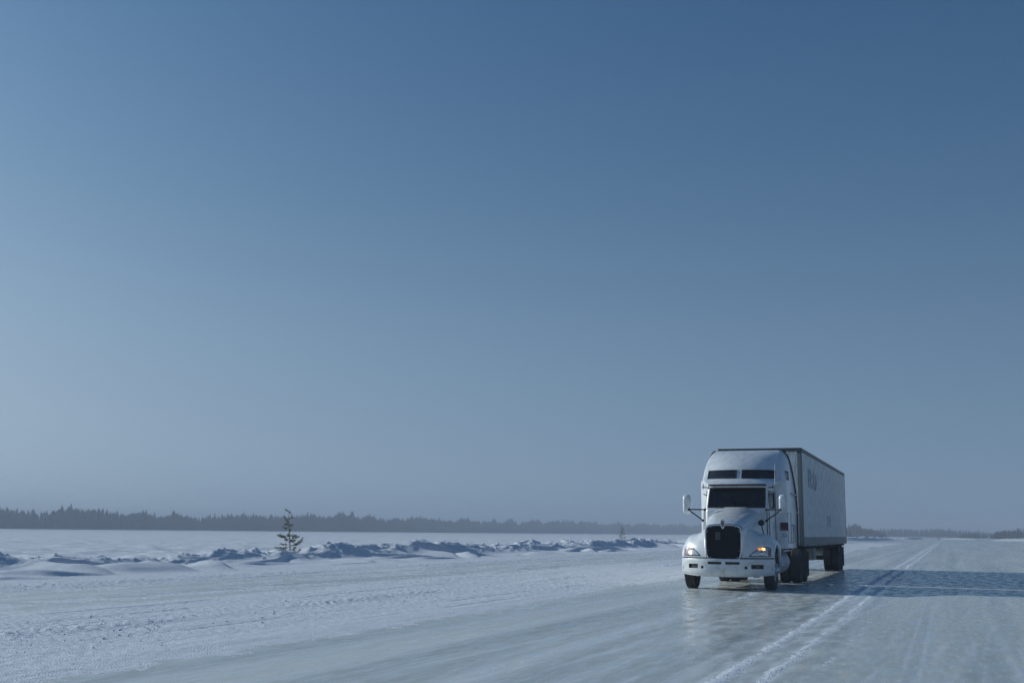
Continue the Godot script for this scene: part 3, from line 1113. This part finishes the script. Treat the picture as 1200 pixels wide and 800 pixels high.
		add_lathe(st, [Vector2(0.060, 0.0), Vector2(0.052, 0.014), Vector2(0.001, 0.020)], Vector3(nearp.x * sg, 0.955, nearp.z + 0.03), 16, true, 2)
		put(st, "bulb", M.bulb if sg < 0 else M.chrome, lamp)
		st = st_new()
		rows = []
		for a in 9:
			var x := lerpf(0.85, 1.02, a / 8.0)
			var r := PackedVector3Array()
			for b in 4:
				var y := lerpf(1.035, 1.082, b / 3.0)
				var t0 := 0.0
				var t1 := 0.6
				for it in 14:
					var tm := (t0 + t1) * 0.5
					if fender_pt(x, tm).y < y: t0 = tm
					else: t1 = tm
				var v := fender_pt(x, t0) + Vector3(0.0, 0.0, 0.022)
				r.append(Vector3(v.x * sg, v.y, v.z))
			rows.append(r)
		loft(st, rows)
		put(st, "turn_signal", M.amber if sg > 0 else M.amber_off, lamp)
		if sg > 0:
			var sp := fender_pt(0.955, 0.21)
			st = st_new()
			add_lathe(st, [Vector2(0.030, -0.045), Vector2(0.032, 0.0), Vector2(0.030, 0.045), Vector2(0.001, 0.05)], Vector3(sp.x, 1.060, sp.z + 0.012), 12, true, 0)
			put(st, "signal_bulb", M.signal, lamp)
		st = st_new()
		rows = []
		for a in 4:
			var x := lerpf(1.075, 1.11, a / 3.0)
			var r := PackedVector3Array()
			for b in 6:
				var y := lerpf(0.90, 1.05, b / 5.0)
				var t0 := 0.0
				var t1 := 0.6
				for it in 14:
					var tm := (t0 + t1) * 0.5
					if fender_pt(x, tm).y < y: t0 = tm
					else: t1 = tm
				var v := fender_pt(x, t0) + Vector3(0.008, 0.0, 0.02)
				r.append(Vector3(v.x * sg, v.y, v.z))
			rows.append(r)
		loft(st, rows)
		put(st, "side_reflector", M.red if sg > 0 else M.orange, lamp)
	# --- cab and sleeper
	rows = []
	for L in LV: rows.append(cab_ring(L))
	var n: int = rows[0].size()
	var c := n / 2                     # index of the front middle
	var nf := FX.size()
	skip = {}
	var cut := func(i0: int, i1: int, j0: int, j1: int) -> void:
		for i in range(i0, i1):
			for j in range(j0, j1): skip[Vector2i(i, j)] = true
	cut.call(c - 7, c + 7, 4, 7)                                  # windscreen
	cut.call(c + 2, c + 7, 11, 12)                                # roof windows
	cut.call(c - 7, c - 2, 11, 12)
	var sa := c + nf                   # first side point
	cut.call(sa + 1, sa + 2, 4, 6)                                # door windows
	cut.call(2 * c - sa - 2, 2 * c - sa - 1, 4, 6)
	cut.call(sa + 10, sa + 11, 11, 12)                            # sleeper windows
	cut.call(2 * c - sa - 11, 2 * c - sa - 10, 11, 12)
	st = st_new()
	loft(st, rows, true, skip)
	fan(st, rows[-1])
	fan(st, rows[0], true)
	var cab := put(st, "cab", M.white, T)
	window(T, "windshield", rows, c - 7, c + 7, 4, 7, M.glass, 0.022)
	window(T, "roof_window", rows, c + 2, c + 7, 11, 12, M.tint)
	window(T, "roof_window", rows, c - 7, c - 2, 11, 12, M.tint)
	window(T, "door_window", rows, sa + 1, sa + 2, 4, 6, M.glass, 0.014)
	window(T, "door_window", rows, 2 * c - sa - 2, 2 * c - sa - 1, 4, 6, M.glass, 0.014)
	window(T, "sleeper_window", rows, sa + 10, sa + 11, 11, 12, M.tint, 0.012)
	window(T, "sleeper_window", rows, 2 * c - sa - 11, 2 * c - sa - 10, 11, 12, M.tint, 0.012)
	# inside of the cab
	st = st_new()
	add_box(st, Vector3(0, 1.72, -1.06), Vector3(1.5, 0.62, 0.30), 0.06)
	add_box(st, Vector3(0, 2.09, -1.10), Vector3(1.44, 0.10, 0.34), 0.04)
	put(st, "dashboard", M.inside, cab)
	for sx: float in [-0.45, 0.45]:
		st = st_new()
		add_box(st, Vector3(sx, 1.62, -1.62), Vector3(0.5, 0.16, 0.5), 0.05)
		add_box(st, Vector3(sx, 2.05, -1.86), Vector3(0.48, 0.72, 0.14), 0.05)
		add_box(st, Vector3(sx, 2.46, -1.88), Vector3(0.28, 0.18, 0.11), 0.04)
		put(st, "seat", mat(lin(0.05, 0.05, 0.055), 0.9), cab)
	st = st_new()
	var sw := []
	for k in 21:
		var a := TAU * k / 20.0
		sw.append(Vector3(0.45, 2.10, -1.30) + Vector3(cos(a) * 0.22, sin(a) * 0.20, sin(a) * -0.07))
	add_tube(st, sw, 0.016, 0.016, 6)
	add_tube(st, [Vector3(0.45, 2.10, -1.30), Vector3(0.45, 1.95, -1.12)], 0.03, 0.03, 6)
	put(st, "steering_wheel", M.black, cab)
	st = st_new()
	add_box(st, Vector3(0, 1.9, -2.05), Vector3(1.7, 1.7, 0.04), 0.01)
	add_box(st, Vector3(0, 1.12, -1.5), Vector3(1.6, 0.05, 1.1), 0.01)
	add_box(st, Vector3(0, 2.80, -1.75), Vector3(1.5, 0.04, 0.6), 0.01)
	put(st, "cab_lining", M.inside, cab)
	# wipers
	for sx: float in [-0.36, 0.30]:
		st = st_new()
		add_tube(st, [Vector3(sx, 2.14, -0.86), Vector3(sx + 0.03, 2.16, -0.84), Vector3(sx + 0.42, 2.20, -0.89)], 0.010, 0.007, 6)
		put(st, "wiper", M.black, T)
	# visor with its row of marker lamps
	st = st_new()
	var va := PackedVector3Array()
	var vb := PackedVector3Array()
	var vc := PackedVector3Array()
	for k in 21:
		var x := lerpf(-0.80, 0.80, k / 20.0)
		var zz := -1.08 - 0.13 * pow(absf(x) / 0.8, 2.4)
		va.append(Vector3(x, 2.815, zz - 0.06))
		vb.append(Vector3(x, 2.800, zz + 0.07))
		vc.append(Vector3(x, 2.765, zz + 0.08))
	loft(st, [va, vb, vc])
	var vd := PackedVector3Array()
	for v in va: vd.append(v - Vector3(0, 0.03, 0.0))
	loft(st, [vc, vd])
	var vis := put(st, "visor", M.black, T)
	for k in 5:
		st = st_new()
		var x := [-0.30, -0.13, 0.0, 0.13, 0.30][k] as float
		add_box(st, Vector3(x, 2.790, -0.975 - 0.13 * pow(absf(x) / 0.8, 2.4)), Vector3(0.09, 0.028, 0.03), 0.008)
		put(st, "marker_lamp", M.lamp_red, vis)
	# doors, seams, handles, steps
	for sg: float in [-1.0, 1.0]:
		var i0 := sa if sg > 0 else 2 * c - sa - 3
		var g := sub_grid(rows, i0, i0 + 3, 0, 3, 0.010)
		st = st_new()
		loft(st, g)
		var dr := put(st, "door", M.white, T)
		st = st_new()
		add_tube(st, border(g), 0.008, 0.008, 5)
		put(st, "door_seam", M.seal, dr)
		st = st_new()
		add_box(st, Vector3(0.965 * sg, 1.92, -1.60), Vector3(0.03, 0.045, 0.17), 0.012)
		put(st, "door_handle", M.chrome, dr)
		# rubber seal between cab and sleeper
		st = st_new()
		add_tube(st, [Vector3(0.74 * sg, 2.90, -1.62), Vector3(0.84 * sg, 2.89, -1.74), Vector3(0.92 * sg, 2.86, -1.83), Vector3(0.935 * sg, 2.78, -1.845), Vector3(0.935 * sg, 2.0, -1.845), Vector3(0.935 * sg, 1.06, -1.845)], 0.026, 0.026, 6)
		put(st, "cab_seal", M.seal, T)
		# dark rear edge of the sleeper
		st = st_new()
		var ed := []
		for L in LV: ed.append(Vector3((L[4] + 0.004) * sg, L[0], L[5] - 0.012))
		add_tube(st, ed, 0.036, 0.030, 8)
		put(st, "sleeper_edge", M.seal, T)
		# exhaust / grab bracket at the rear edge
		st = st_new()
		add_tube(st, [Vector3(1.235 * sg, 2.62, -3.2), Vector3(1.26 * sg, 2.60, -3.8), Vector3(1.26 * sg, 2.58, -4.62)], 0.02, 0.02, 6)
		put(st, "side_strut", M.alu, T)
		# grab handle
		st = st_new()
		for hz2: float in [-3.2, -3.55]:
			st = st_new()
			add_tube(st, [Vector3(1.225 * sg, 1.72, hz2), Vector3(1.27 * sg, 1.70, hz2), Vector3(1.27 * sg, 1.22, hz2), Vector3(1.225 * sg, 1.20, hz2)], 0.016, 0.016, 6)
			put(st, "grab_handle", M.chrome, T)
		# luggage door of the sleeper
		st = st_new()
		add_tube(st, [Vector3(1.224 * sg, 1.20, -2.35), Vector3(1.224 * sg, 2.05, -2.35), Vector3(1.224 * sg, 2.05, -3.05), Vector3(1.224 * sg, 1.20, -3.05), Vector3(1.224 * sg, 1.20, -2.35)], 0.006, 0.006, 5)
		put(st, "locker_seam", M.seal, T)
		# mirror on its two arms
		var mir := Node3D.new()
		mir.name = "mirror"
		T.add_child(mir, true)
		st = st_new()
		var mr := []
		for q in [[0.0, 0.55], [0.02, 0.85], [0.07, 1.0], [0.13, 0.98], [0.15, 0.92]]:
			var ring := PackedVector3Array()
			for k in 20:
				var a := TAU * k / 20.0
				var ex: float = signf(cos(a)) * pow(absf(cos(a)), 0.5) * 0.115 * q[1]
				var ey: float = signf(sin(a)) * pow(absf(sin(a)), 0.45) * 0.265 * q[1]
				ring.append(Vector3(1.315 * sg + ex, 2.24 + ey, -0.60 - q[0]))
			mr.append(ring)
		loft(st, mr, true)
		fan(st, mr[0], true)
		put(st, "mirror_shell", M.white, mir)
		st = st_new()
		fan(st, mr[-1])
		put(st, "mirror_glass", M.chrome, mir)
		st = st_new()
		add_tube(st, [Vector3(0.83 * sg, 2.10, -0.86), Vector3(1.20 * sg, 2.10, -0.66), Vector3(1.28 * sg, 2.10, -0.64)], 0.020, 0.020, 6)
		add_tube(st, [Vector3(0.86 * sg, 1.80, -0.62), Vector3(1.26 * sg, 2.09, -0.64)], 0.020, 0.020, 6)
		add_tube(st, [Vector3(0.86 * sg, 2.12, -0.80), Vector3(0.87 * sg, 1.35, -0.75)], 0.012, 0.012, 6)
		for v in [Vector3(0.84 * sg, 2.10, -0.84), Vector3(1.25 * sg, 2.10, -0.62), Vector3(0.87 * sg, 1.80, -0.64)]:
			add_box(st, v, Vector3(0.07, 0.07, 0.07), 0.02)
		put(st, "mirror_arm", M.black, mir)
		# convex mirror on the fender
		if sg > 0:
			st = st_new()
			add_lathe(st, [Vector2(0.001, 0.06), Vector2(0.05, 0.05), Vector2(0.085, 0.0), Vector2(0.08, -0.03), Vector2(0.001, -0.03)], Vector3(0.80 * sg, 1.74, -0.12), 14, true, 2)
			add_tube(st, [Vector3(0.80 * sg, 1.70, -0.12), Vector3(0.86 * sg, 1.42, -0.16)], 0.014, 0.014, 6)
			put(st, "fender_mirror", M.black, T)
		# horns / brackets at the brow
		st = st_new()
		add_tube(st, [Vector3(0.83 * sg, 2.72, -1.3), Vector3(1.0 * sg, 2.73, -1.3)], 0.014, 0.014, 6)
		add_tube(st, [Vector3(0.97 * sg, 2.69, -1.3), Vector3(0.97 * sg, 2.82, -1.3)], 0.012, 0.012, 6)
		put(st, "bracket", M.black, T)
		st = st_new()
		add_tube(st, [Vector3(0.84 * sg, 2.50, -1.2), Vector3(0.95 * sg, 2.54, -1.2)], 0.014, 0.014, 6)
		put(st, "bracket", M.black, T)
		# fuel tank with straps and step
		st = st_new()
		add_lathe(st, [Vector2(0.001, -1.02), Vector2(0.20, -1.015), Vector2(0.28, -0.99), Vector2(0.312, -0.94), Vector2(0.315, 0.94), Vector2(0.28, 0.99), Vector2(0.20, 1.015), Vector2(0.001, 1.02)], Vector3(0.80 * sg, 0.66, -2.45), 32, true, 2)
		var tank := put(st, "fuel_tank", M.tank, T)
		for z: float in [-3.1, -1.8]:
			st = st_new()
			add_lathe(st, [Vector2(0.313, -0.04), Vector2(0.324, -0.035), Vector2(0.324, 0.035), Vector2(0.313, 0.04)], Vector3(0.80 * sg, 0.66, z), 32, false, 2)
			put(st, "tank_strap", M.alu, tank)
		st = st_new()
		add_box(st, Vector3(1.08 * sg, 0.99, -2.2), Vector3(0.26, 0.03, 1.5), 0.006)
		add_box(st, Vector3(1.16 * sg, 0.62, -1.14), Vector3(0.10, 0.05, 0.46), 0.012)
		put(st, "step", M.alu, tank)
		st = st_new()
		add_box(st, Vector3(0.82 * sg, 0.68, -1.12), Vector3(0.5, 0.60, 0.46), 0.06)
		put(st, "battery_box", M.white, T)
		# mud flap ahead of the drive wheels' rear
		st = st_new()
		add_box(st, Vector3(0.93 * sg, 0.52, -7.25), Vector3(0.6, 0.75, 0.012), 0.004)
		put(st, "mud_flap", M.black, T)
	# placard and number on the sleeper's shoulder
	st = st_new()
	add_prism(st, [Vector2(-0.12, -0.11), Vector2(0.12, -0.11), Vector2(0.12, 0.11), Vector2(-0.12, 0.11)], Transform3D(Basis(Vector3.UP, 0.72), Vector3(1.165, 1.66, -2.02)), 0.012)
	var pl := put(st, "placard", M.red, T)
	pl.set_meta("label", "dark red square placard on the sleeper")
	var tm := TextMesh.new()
	tm.text = "52"
	tm.font_size = 32
	tm.pixel_size = 0.0045
	tm.depth = 0.004
	var num := put_mesh(tm, "number_lettering", M.blue, T)
	num.position = Vector3(1.175, 1.42, -2.0)
	num.rotation.y = 0.72
	# aerial
	st = st_new()
	add_tube(st, [Vector3(1.03, 2.60, -1.30), Vector3(1.04, 3.38, -1.30)], 0.016, 0.010, 6)
	add_box(st, Vector3(0.95, 2.60, -1.30), Vector3(0.20, 0.03, 0.03), 0.008)
	put(st, "aerial", mat(lin(0.55, 0.56, 0.57), 0.5), T)
	# chassis
	st = st_new()
	for sx: float in [-0.42, 0.42]:
		add_box(st, Vector3(sx, 0.88, -3.0), Vector3(0.09, 0.27, 8.1), 0.01)
	add_box(st, Vector3(0, 0.78, 0.1), Vector3(0.8, 0.5, 1.2), 0.05)
	add_box(st, Vector3(0, 0.52, 0.0), Vector3(1.7, 0.14, 0.14), 0.03)
	add_box(st, Vector3(0, 0.50, 0.55), Vector3(0.55, 0.28, 0.5), 0.05)
	add_box(st, Vector3(-0.75, 0.42, 0.35), Vector3(0.16, 0.12, 0.5), 0.03)
	add_box(st, Vector3(0.72, 0.40, 0.35), Vector3(0.16, 0.14, 0.5), 0.03)
	add_box(st, Vector3(0, 0.36, -0.6), Vector3(0.6, 0.2, 0.8), 0.05)
	add_box(st, Vector3(0, 0.70, -2.6), Vector3(0.9, 0.5, 3.0), 0.05)
	for z: float in [-5.15, -6.50]:
		add_box(st, Vector3(0, 0.52, z), Vector3(1.8, 0.22, 0.22), 0.05)
		add_box(st, Vector3(0, 0.52, z), Vector3(0.5, 0.42, 0.46), 0.12)
	put(st, "chassis", M.chassis, T)
	st = st_new()
	add_lathe(st, [Vector2(0.001, 1.08), Vector2(0.46, 1.08), Vector2(0.48, 1.13), Vector2(0.001, 1.135)], Vector3(0, 0.0, -5.9), 24, false, 1)
	put(st, "fifth_wheel", M.chassis, T)
	for sg: float in [-1.0, 1.0]:
		wheel(T, Vector3(1.04 * sg, 0.515, 0.0), sg, 0.52, false)
		wheel(T, Vector3(1.10 * sg, 0.51, -5.15), sg, 0.515, true)
		wheel(T, Vector3(1.10 * sg, 0.51, -6.50), sg, 0.515, true)

# ---------------------------------------------------------------- trailer
func trailer() -> void:
	var R := thing("box_trailer", Vector3(TX, 0, TRZ), "long weathered pale grey box trailer coupled behind the white tractor", "trailer")
	var LEN := 16.15
	var W := 1.295
	var y0 := 1.08
	var y1 := 4.10
	var st := st_new()
	# side walls of riveted sheets
	for sg: float in [-1.0, 1.0]:
		var wall := Node3D.new()
		wall.name = "side_wall"
		R.add_child(wall, true)
		var n := 13
		var pw := (LEN - 0.36) / n
		var pm: Mesh = null
		for k in n:
			if pm == null:
				st = st_new()
				add_box(st, Vector3.ZERO, Vector3(0.03, y1 - y0 - 0.40, pw - 0.008), 0.003)
				st.generate_normals()
				pm = st.commit()
			var o := put_mesh(pm, "panel", M.trailer, wall)
			o.position = Vector3(sg * (W - 0.02), (y0 + y1) * 0.5 + 0.08, -0.18 - pw * (k + 0.5))
			st = st_new()
			add_box(st, Vector3(sg * (W - 0.004), (y0 + y1) * 0.5 + 0.08, -0.18 - pw * k), Vector3(0.006, y1 - y0 - 0.42, 0.03), 0.002)
			put(st, "rivet_strip", M.trailer, wall)
		st = st_new()
		add_box(st, Vector3(sg * (W - 0.015), y0 + 0.14, -LEN * 0.5), Vector3(0.05, 0.28, LEN - 0.30), 0.008)
		put(st, "bottom_rail", M.trailer_grey, wall)
		st = st_new()
		add_box(st, Vector3(sg * (W - 0.015), y1 - 0.055, -LEN * 0.5), Vector3(0.055, 0.13, LEN - 0.02), 0.012)
		put(st, "top_rail", M.rail, wall)
		for z: float in [-0.09, -LEN + 0.09]:
			st = st_new()
			add_box(st, Vector3(sg * (W - 0.06), (y0 + y1) * 0.5 - 0.06, z), Vector3(0.13, y1 - y0 - 0.13, 0.18), 0.04 if z > -1.0 else 0.01)
			put(st, "corner_post", M.trailer_grey, wall)
	# front wall, roof, floor, rear doors
	st = st_new()
	add_box(st, Vector3(0, (y0 + y1) * 0.5 - 0.03, -0.05), Vector3(2 * W - 0.25, y1 - y0 - 0.10, 0.05), 0.008)
	var fw := put(st, "front_wall", M.trailer, R)
	for k in 5:
		st = st_new()
		add_box(st, Vector3(-0.88 + 0.44 * k, (y0 + y1) * 0.5 - 0.03, -0.018), Vector3(0.05, y1 - y0 - 0.14, 0.014), 0.004)
		put(st, "rivet_strip", M.trailer, fw)
	st = st_new()
	add_box(st, Vector3(0, y1 - 0.05, -0.04), Vector3(2 * W - 0.06, 0.12, 0.07), 0.012)
	put(st, "top_rail", M.rail, fw)
	st = st_new()
	add_box(st, Vector3(0, y1 - 0.012, -LEN * 0.5), Vector3(2 * W - 0.08, 0.02, LEN - 0.1), 0.004)
	put(st, "roof", M.trailer, R)
	st = st_new()
	add_box(st, Vector3(0, y0 + 0.05, -LEN * 0.5), Vector3(2 * W - 0.10, 0.12, LEN - 0.1), 0.006)
	for k in 26:
		add_box(st, Vector3(0, y0 - 0.04, -0.6 - 0.6 * k), Vector3(2 * W - 0.14, 0.09, 0.05), 0.004)
	put(st, "floor", M.chassis, R)
	for sg: float in [-1.0, 1.0]:
		st = st_new()
		add_box(st, Vector3(sg * 0.6, (y0 + y1) * 0.5, -LEN + 0.05), Vector3(1.17, y1 - y0 - 0.2, 0.05), 0.008)
		var rd := put(st, "rear_door", M.trailer, R)
		st = st_new()
		add_tube(st, [Vector3(sg * 0.3, y0 + 0.1, -LEN - 0.01), Vector3(sg * 0.3, y1 - 0.15, -LEN - 0.01)], 0.02, 0.02, 6)
		put(st, "lock_rod", M.alu, rd)
	# faded lettering and two dark stripes on the shaded side
	var fade := mat(lin(0.42, 0.46, 0.48), 0.6)
	var glyphs := [[[Vector2(-1.90, 2.95), Vector2(-1.90, 3.52)], [Vector2(-1.90, 3.50), Vector2(-2.45, 3.50), Vector2(-2.66, 3.42), Vector2(-2.66, 3.30), Vector2(-2.45, 3.22), Vector2(-1.90, 3.22)], [Vector2(-2.30, 3.22), Vector2(-2.75, 2.95)]],
		[[Vector2(-3.35, 3.50), Vector2(-3.35, 3.12), Vector2(-3.45, 3.00), Vector2(-3.75, 2.95), Vector2(-4.05, 3.00), Vector2(-4.15, 3.12), Vector2(-4.15, 3.50)]]]
	for gl in glyphs:
		st = st_new()
		st.set_smooth_group(-1)
		var lift := 0.0045
		for run in gl:
			lift += 0.0015
			for k in run.size() - 1:
				var a: Vector2 = run[k]
				var b: Vector2 = run[k + 1]
				var d := (b - a).normalized()
				var nn := Vector2(-d.y * 0.12, d.x * 0.06)
				quad(st, Vector3(W + lift, a.y - nn.y, a.x - nn.x), Vector3(W + lift, b.y - nn.y, b.x - nn.x), Vector3(W + lift, b.y + nn.y, b.x + nn.x), Vector3(W + lift, a.y + nn.y, a.x + nn.x))
		put(st, "lettering", fade, R)
	for z: float in [-7.95, -8.75]:
		st = st_new()
		add_box(st, Vector3(W - 0.002, 1.93, z), Vector3(0.012, 0.40, 0.20), 0.003)
		put(st, "side_marking", M.trailer_grey, R)
	for k in 5:
		st = st_new()
		add_box(st, Vector3(W + 0.012, y0 + 0.04, -3.2 * k - 1.0), Vector3(0.02, 0.05, 0.30), 0.004)
		put(st, "side_marker", M.red, R)
	# landing gear
	for sg: float in [-1.0, 1.0]:
		st = st_new()
		add_box(st, Vector3(sg * 0.80, 0.78, -2.75), Vector3(0.13, 0.62, 0.13), 0.01)
		add_box(st, Vector3(sg * 0.80, 0.42, -2.75), Vector3(0.26, 0.03, 0.26), 0.006)
		put(st, "landing_leg", M.chassis, R)
	st = st_new()
	add_tube(st, [Vector3(-0.8, 0.75, -2.75), Vector3(0.8, 0.75, -2.75)], 0.03, 0.03, 6)
	put(st, "landing_crossbar", M.chassis, R)
	# underslung frame, tanks and bogie
	st = st_new()
	add_box(st, Vector3(0.55, 0.90, -11.6), Vector3(0.12, 0.22, 5.6), 0.01)
	add_box(st, Vector3(-0.55, 0.90, -11.6), Vector3(0.12, 0.22, 5.6), 0.01)
	for z: float in [-12.9, -14.15]:
		add_box(st, Vector3(0, 0.50, z), Vector3(1.8, 0.15, 0.15), 0.04)
		add_box(st, Vector3(0.6, 0.68, z), Vector3(0.16, 0.26, 0.7), 0.03)
		add_box(st, Vector3(-0.6, 0.68, z), Vector3(0.16, 0.26, 0.7), 0.03)
	add_box(st, Vector3(0, 0.75, -11.9), Vector3(1.9, 0.30, 0.40), 0.03)
	put(st, "bogie_frame", M.chassis, R)
	st = st_new()
	add_lathe(st, [Vector2(0.001, -0.6), Vector2(0.16, -0.58), Vector2(0.18, -0.5), Vector2(0.18, 0.5), Vector2(0.16, 0.58), Vector2(0.001, 0.6)], Vector3(0.35, 0.84, -9.4), 20, true, 0)
	put(st, "air_tank", M.trailer_grey, R)
	st = st_new()
	add_box(st, Vector3(0.62, 0.80, -5.2), Vector3(0.9, 0.46, 0.9), 0.03)
	put(st, "tool_box", M.trailer_grey, R)
	for sg: float in [-1.0, 1.0]:
		st = st_new()
		add_box(st, Vector3(0.94 * sg, 0.55, -15.2), Vector3(0.6, 0.8, 0.012), 0.004)
		put(st, "mud_flap", M.black, R)
		for z: float in [-12.9, -14.15]:
			wheel(R, Vector3(1.12 * sg, 0.505, z), sg, 0.51, true)
